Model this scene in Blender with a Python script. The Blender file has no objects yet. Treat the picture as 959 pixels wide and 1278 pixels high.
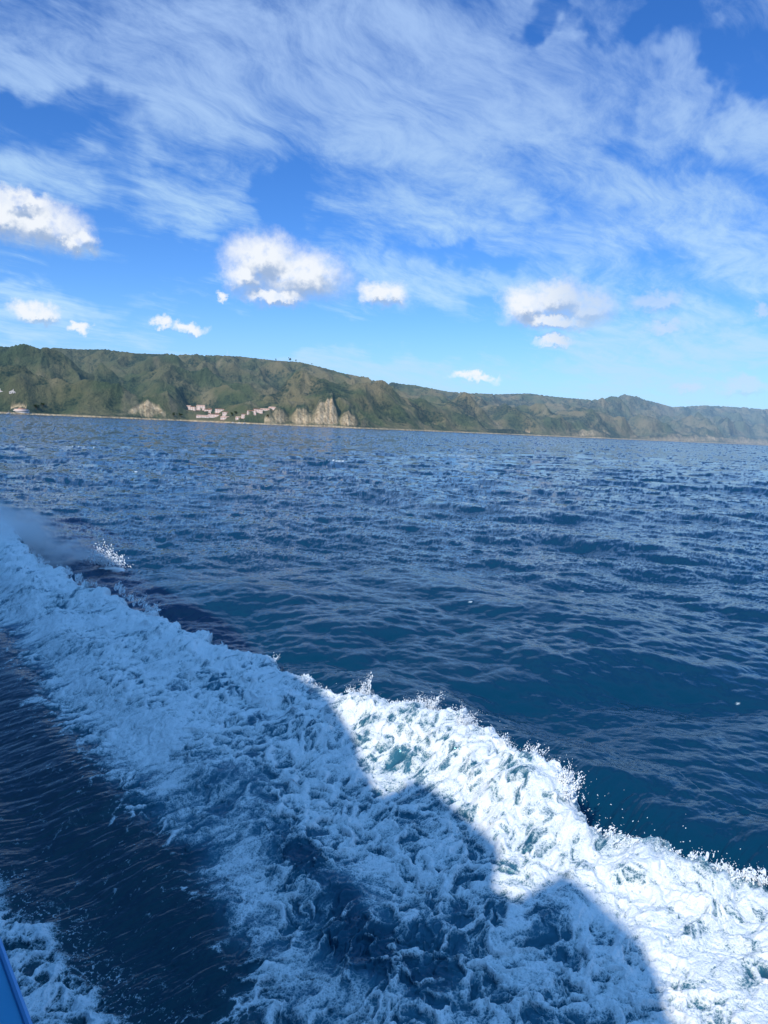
import bpy, bmesh, math, random
import numpy as np
from mathutils import Vector, Matrix
random.seed(7); RNG = np.random.default_rng(11)
sc = bpy.context.scene
COL = sc.collection
RAD = math.radians

# ------------------------------------------------------------------ helpers
def tag(o, label=None, cat=None, group=None, kind=None):
    if label: o["label"] = label
    if cat: o["category"] = cat
    if group: o["group"] = group
    if kind: o["kind"] = kind
    return o

def empty(name, loc=(0, 0, 0), rz=0.0):
    o = bpy.data.objects.new(name, None); COL.objects.link(o)
    o.location = loc; o.rotation_euler = (0, 0, rz); o.empty_display_size = .2
    return o

def mesh_obj(name, verts, faces, mat, parent=None, smooth=False, loc=None, rz=0):
    me = bpy.data.meshes.new(name); me.from_pydata([tuple(v) for v in verts], [], faces); me.update()
    if smooth: me.polygons.foreach_set("use_smooth", [True] * len(me.polygons))
    if mat: me.materials.append(mat)
    o = bpy.data.objects.new(name, me); COL.objects.link(o)
    if parent: o.parent = parent
    if loc: o.location = loc; o.rotation_euler = (0, 0, rz)
    return o

class MB:
    """collects boxes, prisms and bars into one mesh"""
    def __init__(s): s.v = []; s.f = []
    def box(s, x0, x1, y0, y1, z0, z1, tx=0, ty=0):
        b = len(s.v)
        s.v += [(x0, y0, z0), (x1, y0, z0), (x1, y1, z0), (x0, y1, z0),
                (x0 + tx, y0 + ty, z1), (x1 - tx, y0 + ty, z1), (x1 - tx, y1 - ty, z1), (x0 + tx, y1 - ty, z1)]
        s.f += [tuple(b + i for i in q) for q in ((0, 3, 2, 1), (4, 5, 6, 7), (0, 1, 5, 4), (1, 2, 6, 5), (2, 3, 7, 6), (3, 0, 4, 7))]
        return s
    def prism(s, prof, y0, y1):            # prof in (x,z), extruded in y
        b = len(s.v); n = len(prof)
        s.v += [(x, y0, z) for x, z in prof] + [(x, y1, z) for x, z in prof]
        s.f += [tuple(b + i for i in range(n)), tuple(b + n + i for i in reversed(range(n)))]
        s.f += [(b + i, b + n + i, b + n + (i + 1) % n, b + (i + 1) % n) for i in range(n)]
        return s
    def bar(s, a, c, r, n=8, r2=None):
        a = Vector(a); c = Vector(c); d = (c - a).normalized(); r2 = r if r2 is None else r2
        u = d.orthogonal().normalized(); w = d.cross(u); b = len(s.v)
        for p, rr in ((a, r), (c, r2)):
            for i in range(n):
                t = 2 * math.pi * i / n
                s.v.append(tuple(p + u * rr * math.cos(t) + w * rr * math.sin(t)))
        s.f += [(b + i, b + (i + 1) % n, b + n + (i + 1) % n, b + n + i) for i in range(n)]
        s.f += [tuple(b + i for i in reversed(range(n))), tuple(b + n + i for i in range(n))]
        return s
    def build(s, name, mat, parent=None, smooth=False): return mesh_obj(name, s.v, s.f, mat, parent, smooth)

class NT:
    """small node-tree writer"""
    def __init__(s, tree): s.t = tree; s.n = tree.nodes; s.l = tree.links; s.n.clear()
    def _set(s, sock, v):
        if hasattr(v, "is_output") or isinstance(v, bpy.types.NodeSocket): s.l.new(v, sock)
        elif v is not None: sock.default_value = v
    def math(s, op, a, b=None, c=None, clamp=False):
        n = s.n.new("ShaderNodeMath"); n.operation = op; n.use_clamp = clamp
        s._set(n.inputs[0], a)
        if b is not None: s._set(n.inputs[1], b)
        if c is not None: s._set(n.inputs[2], c)
        return n.outputs[0]
    def vmath(s, op, a, b=None, c=None):
        n = s.n.new("ShaderNodeVectorMath"); n.operation = op
        s._set(n.inputs[0], a)
        if b is not None: s._set(n.inputs[1], b)
        if c is not None: s._set(n.inputs[2], c)
        return n.outputs["Value"] if op in ("LENGTH", "DOT_PRODUCT", "DISTANCE") else n.outputs[0]
    def smooth(s, x, a, b, o0=0.0, o1=1.0):
        n = s.n.new("ShaderNodeMapRange"); n.interpolation_type = "SMOOTHSTEP"
        s._set(n.inputs["Value"], x); s._set(n.inputs["From Min"], a); s._set(n.inputs["From Max"], b)
        n.inputs["To Min"].default_value = o0; n.inputs["To Max"].default_value = o1
        return n.outputs[0]
    def mix(s, f, a, b, blend="MIX"):
        n = s.n.new("ShaderNodeMix"); n.data_type = "RGBA"; n.blend_type = blend
        s._set(n.inputs["Factor"], f)
        for k, v in ((6, a), (7, b)):
            if isinstance(v, tuple) and len(v) == 3: v = (*v, 1)
            s._set(n.inputs[k], v)
        return n.outputs[2]
    def noise(s, vec, scale, detail=4, rough=.5, dist=0.0, out=0, typ=None):
        n = s.n.new("ShaderNodeTexNoise")
        if typ: n.noise_type = typ
        s._set(n.inputs["Vector"], vec); n.inputs["Scale"].default_value = scale
        n.inputs["Detail"].default_value = detail; n.inputs["Roughness"].default_value = rough
        n.inputs["Distortion"].default_value = dist
        return n.outputs[out]
    def mapping(s, vec, scale=(1, 1, 1), rot=(0, 0, 0), loc=(0, 0, 0)):
        if any(rot):                                               # turn first, then stretch
            q = s.n.new("ShaderNodeMapping"); s._set(q.inputs[0], vec); q.inputs["Rotation"].default_value = rot
            vec = q.outputs[0]; rot = (0, 0, 0)
        n = s.n.new("ShaderNodeMapping"); s._set(n.inputs[0], vec)
        n.inputs["Location"].default_value = loc; n.inputs["Rotation"].default_value = rot; n.inputs["Scale"].default_value = scale
        return n.outputs[0]
    def comb(s, x, y, z=0.0):
        n = s.n.new("ShaderNodeCombineXYZ")
        for i, v in enumerate((x, y, z)): s._set(n.inputs[i], v)
        return n.outputs[0]
    def sep(s, v):
        n = s.n.new("ShaderNodeSeparateXYZ"); s._set(n.inputs[0], v); return n.outputs
    def attr(s, name):
        n = s.n.new("ShaderNodeAttribute"); n.attribute_name = name; return n.outputs["Fac"]
    def pos(s): return s.n.new("ShaderNodeNewGeometry").outputs["Position"]
    def bump(s, h, strength, dist, normal=None):
        n = s.n.new("ShaderNodeBump"); s._set(n.inputs["Strength"], strength); n.inputs["Distance"].default_value = dist
        s._set(n.inputs["Height"], h)
        if normal is not None: s._set(n.inputs["Normal"], normal)
        return n.outputs[0]
    def bsdf(s, col, rough=.6, normal=None, **kw):
        n = s.n.new("ShaderNodeBsdfPrincipled")
        if isinstance(col, tuple) and len(col) == 3: col = (*col, 1)
        s._set(n.inputs["Base Color"], col); s._set(n.inputs["Roughness"], rough)
        if normal is not None: s._set(n.inputs["Normal"], normal)
        for k, v in kw.items(): s._set(n.inputs[k.replace("_", " ")], v)
        return n.outputs[0]
    def out(s, surf=None, vol=None):
        n = s.n.new("ShaderNodeOutputMaterial")
        if surf is not None: s.l.new(surf, n.inputs["Surface"])
        if vol is not None: s.l.new(vol, n.inputs["Volume"])

def material(name):
    m = bpy.data.materials.new(name); m.use_nodes = True
    return m, NT(m.node_tree)

def simple(name, col, rough=.5, var=.12, scale=3.0, metallic=0.0, bump=0.0):
    m, t = material(name)
    nz = t.noise(t.pos(), scale, 5, .6)
    c = t.mix(nz, tuple(x * (1 - var) for x in col), tuple(min(1, x * (1 + var)) for x in col))
    nrm = t.bump(nz, .4, bump) if bump else None
    t.out(t.bsdf(c, t.math("MULTIPLY_ADD", nz, .15, rough - .07), nrm, Metallic=metallic))
    return m

# numpy noise ---------------------------------------------------------------
_perm = RNG.permutation(256).astype(np.int32); _perm = np.concatenate([_perm, _perm])
_ga = RNG.uniform(0, 2 * np.pi, 256); _gx = np.cos(_ga).astype(np.float32); _gy = np.sin(_ga).astype(np.float32)
def pn(x, y, seed=0):
    x = np.asarray(x, np.float32) + seed * 17.31; y = np.asarray(y, np.float32) + seed * 9.17
    xf = np.floor(x); yf = np.floor(y); xi = xf.astype(np.int32) & 255; yi = yf.astype(np.int32) & 255
    fx = x - xf; fy = y - yf
    u = fx * fx * fx * (fx * (fx * 6 - 15) + 10); v = fy * fy * fy * (fy * (fy * 6 - 15) + 10)
    def g(ix, iy, dx, dy):
        h = _perm[_perm[ix & 255] + (iy & 255)]
        return _gx[h] * dx + _gy[h] * dy
    a = g(xi, yi, fx, fy); b = g(xi + 1, yi, fx - 1, fy); c = g(xi, yi + 1, fx, fy - 1); d = g(xi + 1, yi + 1, fx - 1, fy - 1)
    return (a + (b - a) * u + (c - a) * v + (a - b - c + d) * u * v) * 1.45
def fbm(x, y, o=4, g=.5, l=2.03, seed=0):
    s = 0; a = 1.0; t = 0.0
    for k in range(o):
        s = s + a * pn(x, y, seed + k); t += a; a *= g; x = x * l; y = y * l
    return s / t
def ridged(x, y, o=4, g=.5, l=2.03, seed=0):
    s = 0; a = 1.0; t = 0.0
    for k in range(o):
        s = s + a * (1 - np.abs(pn(x, y, seed + k)) * 1.6); t += a; a *= g; x = x * l; y = y * l
    return s / t
def vor(x, y, seed=0):
    """distance to the nearest and second nearest cell point"""
    x = np.asarray(x, np.float32); y = np.asarray(y, np.float32); xi = np.floor(x).astype(np.int32); yi = np.floor(y).astype(np.int32)
    f1 = np.full(x.shape, 9, np.float32); f2 = f1.copy()
    for ox in (-1, 0, 1):
        for oy in (-1, 0, 1):
            cx = xi + ox; cy = yi + oy; h = _perm[_perm[(cx + seed * 7) & 255] + (cy & 255)]
            px = cx + .5 + .42 * _gx[h]; py = cy + .5 + .42 * _gy[h]
            d = np.hypot(px - x, py - y); f2 = np.minimum(f2, np.maximum(f1, d)); f1 = np.minimum(f1, d)
    return f1, f2
def sst(x, a, b):
    t = np.clip((x - a) / (b - a), 0, 1); return t * t * (3 - 2 * t)

# ------------------------------------------------------------------ camera
H = 6.5; PIT = RAD(6.49); ROL = RAD(2.51)
F_ = Vector((0, math.cos(PIT), -math.sin(PIT))); U0 = Vector((0, math.sin(PIT), math.cos(PIT))); X_ = Vector((1, 0, 0))
R_ = math.cos(ROL) * X_ + math.sin(ROL) * U0; U_ = -math.sin(ROL) * X_ + math.cos(ROL) * U0
cd = bpy.data.cameras.new("camera"); cam = bpy.data.objects.new("camera", cd); COL.objects.link(cam)
M = Matrix((R_, U_, -F_)).transposed().to_4x4(); M.translation = Vector((0, 0, H)); cam.matrix_world = M
cd.sensor_fit = "VERTICAL"; cd.sensor_height = 36; cd.lens = 26.0; cd.clip_start = .05; cd.clip_end = 200000
sc.camera = cam
sc.view_settings.view_transform = "Standard"; sc.view_settings.look = "None"; sc.view_settings.exposure = 0; sc.view_settings.gamma = 1
sc.cycles.use_denoising = True; sc.cycles.use_adaptive_sampling = True; sc.cycles.adaptive_threshold = .025
sc.cycles.max_bounces = 5; sc.cycles.diffuse_bounces = 2; sc.cycles.glossy_bounces = 3; sc.cycles.volume_bounces = 3; sc.cycles.caustics_reflective = False; sc.cycles.caustics_refractive = False

# ------------------------------------------------------------------ sun + sky
SUN_AZ = (-0.45, -0.893); SUN_EL = RAD(38)
L_ = Vector((SUN_AZ[0] * math.cos(SUN_EL), SUN_AZ[1] * math.cos(SUN_EL), math.sin(SUN_EL))).normalized()
sd = bpy.data.lights.new("sun", "SUN"); sun = bpy.data.objects.new("sun", sd); COL.objects.link(sun)
sd.energy = 3.75; sd.angle = RAD(.9); sd.color = (1, .93, .80)
sun.rotation_euler = (-L_).to_track_quat("-Z", "Y").to_euler(); sun.location = (0, 0, 60)

CUM = [(-27.37,12.62,2.91,1.45),(-24.96,12.48,3.13,1.68),(-22.71,11.77,1.29,1.12),(-25.93,13.72,2.22,0.78),(-9.72,11.75,2.95,1.96),(-7.04,10.82,3.71,1.88),(-8.78,9.30,2.98,0.79),(-11.15,10.53,1.75,1.21),(-0.81,9.97,1.93,0.91),(-25.26,6.78,1.61,0.69),(-22.47,6.08,0.63,0.33),(-16.92,6.94,0.73,0.45),(-15.11,6.57,1.14,0.45),(9.83,9.36,1.75,1.46),(12.12,9.95,2.28,1.33),(14.44,9.40,2.24,1.22),(11.94,8.37,3.43,0.68),(19.12,9.59,1.70,0.76),(19.79,7.95,1.59,0.44),(-12.69,8.90,0.40,0.39),(12.04,6.82,1.50,0.46),(25.32,3.87,1.67,0.60),(21.73,3.86,1.04,0.39),(6.27,4.14,1.80,0.36),(26.07,9.07,0.58,0.41),
       (-48,9,6,2.2),(-60,14,7,2.4),(44,8,6,1.6),(60,12,8,2)]
CPOS = [(-14.40,16.11,5.42,2.11),(-24.44,15.75,4.07,1.66),(-3.13,24.14,18.86,4.78),(6.07,17.57,8.59,3.50),(18.52,22.46,4.59,3.50),(20.75,15.17,3.55,2.47),(15.34,15.91,5.89,3.98),(-17.23,22.71,11.20,3.88),(25.42,13.40,4.66,3.41),(4.06,11.33,7.66,1.56),(21.00,6.19,9.77,2.73),(-26.01,6.17,9.48,0.84),(-1.05,4.33,7.90,1.07),(-25.99,7.75,6.17,0.83),(24.57,19.64,2.38,1.80),(5.81,21.56,8.53,4.16)]
CNEG = [(18.07,27.00,4.56,1.14),(-8.08,15.65,2.94,2.33),(-21.92,19.70,3.11,1.36),(5.17,12.86,4.13,0.98),(-15.45,10.99,6.32,2.14),(23.47,23.28,1.93,2.53),(3.10,6.70,6.00,1.75),(-21.42,10.10,4.85,0.95),(-8.40,6.44,12.09,1.45),(-25.38,19.53,2.96,0.71),(11.06,27.30,2.21,0.75)]
SKY_SAT = 1.28; SKY_MUL = (0.56, 0.78, 1.16)

def build_world():
    w = bpy.data.worlds.new("World"); sc.world = w; w.use_nodes = True
    t = NT(w.node_tree)
    tc = t.n.new("ShaderNodeTexCoord").outputs["Generated"]
    d = t.vmath("NORMALIZE", tc); sx, sy, sz = t.sep(d)[:3]
    sky = t.n.new("ShaderNodeTexSky"); sky.sky_type = "NISHITA"; sky.sun_disc = False
    sky.sun_elevation = SUN_EL; sky.sun_rotation = math.atan2(SUN_AZ[0], SUN_AZ[1])
    sky.air_density = 1.0; sky.dust_density = .05; sky.ozone_density = 2.0; sky.altitude = 0
    hs = t.n.new("ShaderNodeHueSaturation"); hs.inputs["Saturation"].default_value = SKY_SAT
    t.l.new(sky.outputs[0], hs.inputs["Color"])
    base = t.mix(1.0, hs.outputs[0], SKY_MUL, "MULTIPLY")
    u = t.math("MULTIPLY", t.math("ARCTAN2", sx, sy), 57.2958)
    v = t.math("MULTIPLY", t.math("ARCSINE", sz), 57.2958)
    P = t.comb(u, v, 0.0)
    # cirrus -------------------------------------------------
    zz = t.math("ADD", t.math("MAXIMUM", sz, 0.0), .13)
    pl = t.comb(t.math("DIVIDE", sx, zz), t.math("DIVIDE", sy, zz), 0.0)
    wn = t.noise(pl, 1.1, 3, .55, out=1)
    plw = t.vmath("MULTIPLY_ADD", t.vmath("SUBTRACT", wn, (.5, .5, .5)), (.45, .45, 0), pl)
    st = t.noise(t.mapping(t.vmath("ADD", plw, (0, 0, 0)), (1.0, 2.9, 1), (0, 0, RAD(-52))), 1.15, 10, .64)
    st2 = t.noise(t.mapping(plw, (1, 2.2, 1), (0, 0, RAD(-38)), (3, 1, 0)), 2.6, 8, .66)
    wp = t.noise(P, .16, 4, .55, out=1)
    Pc = t.vmath("MULTIPLY_ADD", t.vmath("SUBTRACT", wp, (.5, .5, .5)), (15, 8, 0), P)
    def field(lst, pt, gain=1.0):
        acc = None
        for (a, e, ra, re) in lst:
            k = (gain / ra, gain / re, 0)
            ln = t.vmath("LENGTH", t.vmath("MULTIPLY_ADD", pt, k, (-a * k[0], -e * k[1], 0)))
            acc = ln if acc is None else t.math("SMOOTH_MIN", acc, ln, .25)
        return acc
    cp = t.smooth(field(CPOS, Pc, .85), .35, 1.35, 1, 0)
    cn = t.smooth(field(CNEG, Pc, .9), .4, 1.25, 1, 0)
    cov = t.math("SUBTRACT", t.math("MULTIPLY_ADD", cp, .28, .46), t.math("MULTIPLY", cn, .25))
    st3 = t.noise(t.mapping(t.vmath("MULTIPLY_ADD", wn, (.25, .25, 0), plw), (1, 2.2, 1), (0, 0, RAD(-68)), (7, 2, 0)), 6.5, 6, .7)
    tex = t.math("ADD", t.math("MULTIPLY", st, .42), t.math("MULTIPLY", t.math("MULTIPLY_ADD", st2, .62, t.math("MULTIPLY", st3, .38)), .58))
    tex = t.math("MULTIPLY_ADD", t.math("SUBTRACT", tex, .5), 2.05, .5)
    ci = t.smooth(t.math("ADD", tex, cov), .87, 1.46)
    ci = t.math("MULTIPLY", ci, t.smooth(v, -1, 6, .55, 1))
    ci = t.math("MULTIPLY", ci, t.smooth(sy, -.3, .4, .6, .9))
    # cirrus eased off high up, before the overhead sheet is added below
    ci = t.math("MULTIPLY", ci, t.smooth(v, 28, 42, 1, .8))
    sheet = t.mix(t.smooth(v, 8, 26), (3.7, 5.6, 7.4), (2.9, 4.3, 6.9))
    hz = t.smooth(v, 0, 9, .6, 0)                                # pale haze low over the island
    back = t.math("MULTIPLY", t.smooth(sy, -.4, .1, .8, 0), t.smooth(v, 25, 60, 1, .2))
    base = t.mix(back, base, (1.7, 3.6, 6.8))
    c1 = t.mix(hz, base, (2.2, 3.9, 6.9))
    over = t.smooth(v, 34, 50)  # added overhead sheet, out of view, brightens the shaded foam
    ci = t.math("MAXIMUM", ci, t.math("MULTIPLY", over, .85))
    sheet = t.mix(over, sheet, (1.25, 3.8, 8.0))
    c1 = t.mix(ci, c1, sheet)
    # cumulus -------------------------------------------------
    wq = t.noise(P, .55, 6, .62, out=1)
    wq2 = t.noise(P, 1.9, 4, .6, out=1)
    Pq = t.vmath("MULTIPLY_ADD", t.vmath("SUBTRACT", wq, (.5, .5, .5)), (2.6, 1.9, 0), P)
    Pq = t.vmath("MULTIPLY_ADD", t.vmath("SUBTRACT", wq2, (.5, .5, .5)), (1.0, .9, 0), Pq)
    l0 = field(CUM, Pq)
    l1 = field(CUM, t.vmath("ADD", Pq, (-.35, .75, 0)))
    al = t.smooth(l0, .38, 1.34, 1, 0)
    al = t.math("MULTIPLY", al, t.smooth(t.noise(P, .9, 5, .55), .25, .5, .6, 1))
    under = t.math("SUBTRACT", l0, l1)                             # positive towards the base of a cloud
    und = t.smooth(t.math("ADD", under, t.math("MULTIPLY", t.math("SUBTRACT", t.noise(P, 1.6, 4, .5), .5), .55)), -.25, .42)
    cc = t.mix(und, (6.7, 7.0, 7.4), (2.7, 3.6, 5.2))  # sunlit tops and shaded bases painted into the cloud colour
    right = t.smooth(u, 5, 11)
    cc = t.mix(t.math("MULTIPLY", t.smooth(u, 9.5, 14.5), .6), cc, (3.2, 4.4, 6.3))
    al = t.math("MULTIPLY", al, t.smooth(u, 11, 20, .97, .55))
    c2 = t.mix(al, c1, cc)
    bg = t.n.new("ShaderNodeBackground"); t.l.new(c2, bg.inputs[0]); bg.inputs[1].default_value = .135
    o = t.n.new("ShaderNodeOutputWorld"); t.l.new(bg.outputs[0], o.inputs[0])
    w.cycles.sampling_method = "MANUAL"; w.cycles.sample_map_resolution = 512
build_world()

# ------------------------------------------------------------------ ship frame: s runs along the ferry towards its bow, n away from its side
DS = np.array([-0.6198, 0.7848]); DN = np.array([0.7848, 0.6198])
def sn(s, n): return (DS[0] * s + DN[0] * n, DS[1] * s + DN[1] * n)

S_O = np.array([-30, -10, -4, 0, 4.0, 4.5, 5.5, 6.3, 7.3, 8.3, 9.7, 10.8, 11.7, 13, 14.8, 16.1, 18.3, 20.8, 24.5, 29.4, 38.2, 46, 55])
N_O = np.array([13.5, 12, 11.2, 10.5, 10.0, 9.7, 9.3, 9.1, 9.65, 9.4, 9.75, 9.35, 8.75, 8.65, 8.75, 8.4, 8.07, 7.95, 7.7, 7.2, 7.0, 4.0, -3])
S_I = np.array([-30, -5, 3, 6.2, 7.3, 9.5, 12, 17, 24, 34, 42, 55])
N_I = np.array([3.4, 3.2, 3.2, 3.5, 3.9, 4.2, 4.0, 4.05, 4.4, 4.2, 2.5, -3.4])

# ------------------------------------------------------------------ sea: FFT swell
def cascade(N, Lt, lmin, lmax, wind, V, rms_slope, seed, spread=2):
    r = np.random.default_rng(seed); k1 = np.fft.fftfreq(N, d=Lt / N) * 2 * np.pi
    kx, ky = np.meshgrid(k1, k1, indexing="ij"); k = np.hypot(kx, ky); k[0, 0] = 1
    Lw = V * V / 9.81; cosf = (kx * math.cos(wind) + ky * math.sin(wind)) / k
    P = np.exp(-1 / (k * Lw) ** 2) / k ** 4 * (np.abs(cosf) ** spread * .9 + .12)
    P *= (k > 2 * np.pi / lmax) * (k < 2 * np.pi / lmin); P[0, 0] = 0
    h = np.sqrt(P) * (r.normal(size=(N, N)) + 1j * r.normal(size=(N, N)))
    hz = np.fft.ifft2(h); dx = np.fft.ifft2(-1j * kx / k * h).real; dy = np.fft.ifft2(-1j * ky / k * h).real
    sx = np.fft.ifft2(1j * kx * h).real; sy = np.fft.ifft2(1j * ky * h).real
    sc_ = rms_slope / math.sqrt((sx ** 2 + sy ** 2).mean())
    return [(a * sc_).astype(np.float32) for a in (hz.real, dx, dy, sx, sy)], Lt
def samp(maps, Lt, x, y, rot=0.0):
    N = maps[0].shape[0]; c, s_ = math.cos(rot), math.sin(rot)
    X = (x * c + y * s_) / Lt * N; Y = (-x * s_ + y * c) / Lt * N
    xf = np.floor(X); yf = np.floor(Y); fx = (X - xf).astype(np.float32); fy = (Y - yf).astype(np.float32)
    xi = xf.astype(np.int64) % N; yi = yf.astype(np.int64) % N; x2 = (xi + 1) % N; y2 = (yi + 1) % N
    o = []
    for m in maps:
        o.append(m[xi, yi] * (1 - fx) * (1 - fy) + m[x2, yi] * fx * (1 - fy) + m[xi, y2] * (1 - fx) * fy + m[x2, y2] * fx * fy)
    h, dx, dy, gx, gy = o
    return h, dx * c - dy * s_, dx * s_ + dy * c, gx * c - gy * s_, gx * s_ + gy * c

WIND = RAD(68)
CA = cascade(512, 113.0, 2.4, 60, WIND, 5.2, .118, 3)
CB = cascade(512, 21.0, .34, 2.4, WIND - RAD(18), 8, .155, 5, 1.2)
CC = cascade(512, 4.7, .05, .34, WIND, 8, .125, 9, 1)

def sea_base(x, y, dr):
    a1 = .75 + .25 * (1 - sst(dr, .9, 6)); h, dx, dy, p1, q1 = samp(*CA, x, y)
    a2 = .22 + .78 * (1 - sst(dr, .15, 2.0)); h2, dx2, dy2, p2, q2 = samp(*CB, x, y, RAD(31))
    a3 = (1 - sst(dr, .05, .22)); h3, dx3, dy3, p3, q3 = samp(*CC, x, y, RAD(-17))
    # gusts: patches of rougher and smoother water
    gust = np.clip(.95 + .55 * fbm(x / 23, y / 14, 3, seed=41), .65, 1.5)
    a2 = a2 * gust; a3 = a3 * gust
    ch = 1.0
    # slope the coarse far mesh cannot carry, kept as a normal for the shader
    w1 = sst(dr, .7, 2.5); w2 = sst(dr, .15, .9) * gust; w3 = .85 * sst(dr, .05, .18) * gust * (1 - sst(dr, 1, 4))
    global SLOPE
    SLOPE = (-(p1 * w1 + p2 * w2 + p3 * w3) * .95, -(q1 * w1 + q2 * w2 + q3 * w3) * .95)
    return h * a1 + h2 * a2 + h3 * a3, ch * (dx * a1 + dx2 * a2 + .8 * dx3 * a3), ch * (dy * a1 + dy2 * a2 + .8 * dy3 * a3)

HOLES = [(400, 1060, .55, .0), ]
def gauss(s, n, s0, n0, rs, rn): return np.exp(-((s - s0) / rs) ** 2 - ((n - n0) / rn) ** 2)

def jagf(s): return .8 * (.32 * pn(s * .9, 0 * s, 3) + .20 * pn(s * 2.3, 0 * s, 4))
def wake(x, y):
    """height, sideways shift, foam amount and aeration of the bow wave at (x, y)"""
    s = x * DS[0] + y * DS[1]; n = x * DN[0] + y * DN[1]
    near = sst(-s, -40, -26)                                       # 1 near the camera, 0 far ahead
    jag = .32 * pn(s * .9, 0 * s, 3) + .20 * pn(s * 2.3, n * .3, 4) + .10 * pn(s * 6, n * .8, 5) + .05 * pn(s * 15, n * 3, 6)
    no = np.interp(s, S_O, N_O) + jag * .8; ni = np.interp(s, S_I, N_I)
    w_ = no - ni
    D = no - n                                                     # distance inboard of the crest
    I = n - ni                                                     # distance outboard of the inner foam edge
    # --- surface profile across the wake
    prof = np.where(D < 0, -.14 * np.exp(-((D + 1.3) / .8) ** 2) + .62 * np.exp(-(D / .42) ** 2),
                    .62 * (1 - sst(D, .6, w_ + .2)) )
    fac = np.clip(n - ni, -4, 0)
    prof = prof + np.where(n < ni, -.28 * sst(-fac, 0, 1.6), 0)
    big = sst(s, 6.2, 7.4) * sst(-s, -12.4, -11.2)
    prof = prof + big * np.where(D < 0, .38 * np.exp(-(D / .35) ** 2), .38 * (1 - sst(D, .35, 1.9)))
    prof = prof + sst(-s, -20, -8) * (-.20 * np.exp(-((D + 1.15) / .6) ** 2) + .16 * np.exp(-((D + 2.9) / .9) ** 2))
    prof = prof * (1 + .55 * (1 - near)) * sst(s, -60, -20)
    # second roll low in the foam
    roll = .16 * np.exp(-((I - 1.4 + .4 * pn(s * .5, n * .2, 8)) / .55) ** 2)
    inside = sst(D, -.12, .1) * sst(I, -.3, .4)
    # --- foam texture
    wx = x + .42 * fbm(x * .9, y * .9, 3, seed=20); wy = y + .42 * fbm(x * .9, y * .9, 3, seed=24)
    # slight shear along the throw direction
    us = wx * DS[0] + wy * DS[1]; un = wx * DN[0] + wy * DN[1]
    us2 = us + .25 * un
    r1 = ridged(us2 * 1.05, un * .8, 2, .55, seed=30)
    r2 = ridged(us2 * 2.7 + .2 * r1, un * 2.0, 3, .6, seed=33)
    r3 = ridged(us2 * 8.5, un * 6.0, 3, .6, seed=36)
    f0 = fbm(s * .45, n * .45, 3, seed=50)
    wxx = wx + .16 * fbm(x * 3.1, y * 3.1, 3, seed=27); wyy = wy + .16 * fbm(x * 3.1, y * 3.1, 3, seed=29)
    a1, b1 = vor(wxx * 1.9, wyy * 1.9, 1); a2, b2 = vor(wxx * 4.4 + .3 * a1, wyy * 4.4, 2); a3, b3 = vor(wxx * 10.5, wyy * 10.5, 3)
    l1 = 1 - sst(b1 - a1, 0, .42); l2 = 1 - sst(b2 - a2, 0, .45); l3 = 1 - sst(b3 - a3, 0, .5)
    fh = fbm(wxx * 9, wyy * 9, 4, .6, seed=31)
    tex = .30 * r1 + .38 * r2 + .32 * r3                           # mostly .35 .. .85
    milk = sst(fbm(s * .55, n * .75, 3, seed=56) + .5 * np.exp(-((I - .9) / .7) ** 2) * sst(s, 5, 8), .05, .45)
    dens = .64 + .36 * f0 + .05 * milk
    dens += .20 * np.exp(-((D - .3) / .7) ** 2) + .16 * fbm(s * 1.3, n * 1.3, 2, seed=53) + .07                   # solid along the crest
    dens += .16 * sst(s, 9, 16)                                    # further ahead the foam closes up
    dens += .25 * gauss(s, n, 8.2, 4.6, 1.6, .5) + .2 * gauss(s, n, 4.5, 5.2, 1.2, 1.2) + .16 * gauss(s, n, 5.0, 8.2, 2.2, 1.2) + .14 * gauss(s, n, 1.5, 8.3, 2, 2.2)
    for (s0, n0, rs, rn, a) in ((8.7, 5.4, 1.0, .42, .48), (6.6, 5.05, .75, .5, .62), (5.5, 5.4, .5, .5, .48), (10.3, 5.9, .6, .3, .30), (4.9, 4.3, .7, .3, .30), (7.5, 5.6, .5, .4, .3), (14.6, 7.2, 1.3, .4, .26),
                                (11.5, 5.3, .9, .35, .25), (4.4, 6.0, .5, .4, .35), (13.0, 8.35, .4, .35, .5), (7.6, 9.0, .35, .35, .30), (5.0, 6.9, .4, .3, .25), (3.2, 5.6, .8, .6, .3)):
        dens = dens - a * gauss(s, n, s0, n0, rs, rn)
    # feathered inner edge: fingers of foam running down the face
    fing = fbm(us * 1.3, un * .35, 3, seed=60) * .8 + fbm(us * 5, un * .9, 3, seed=64) * .40
    edge = sst(I + fing * 1.1, -.7, .9)
    patch = sst(D + .12 * r3, .0, .14)
    # right part: open lace beyond the main body
    lace = np.exp(-((D - .05) / .35) ** 2) * sst(-s, -6.6, -5.6)
    th = 1.02 - dens * edge
    th = np.where(edge < .02, 1.5, th)
    tn = np.clip(.34 * l1 + .26 * l2 + .14 * l3 + .20 * np.clip((r2 - .4) / .45, 0, 1) + .42 * fh + .10, 0, 1); tn = tn * (1 - .72 * milk) + .72 * milk * np.clip(.50 + .30 * fh + .35 * fbm(us * 2.6, un * .8, 3, seed=58), 0, 1); Dd = dens * edge
    foam = sst(tn * 1.15 + Dd, .78, 1.75) * patch
    frng = sst(.5 * l1 + .35 * l2 + .55 * fh + .15 * l3, .42, .80) * np.exp(-(np.clip(-D, 0, 9) / (.30 + .35 * sst(-s, -7, -5))) ** 2) * (D < .05) * sst(fbm(s * 1.1, 0 * s, 2, seed=59), -.25, .35)
    foam = np.maximum(foam, .9 * frng)
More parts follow.
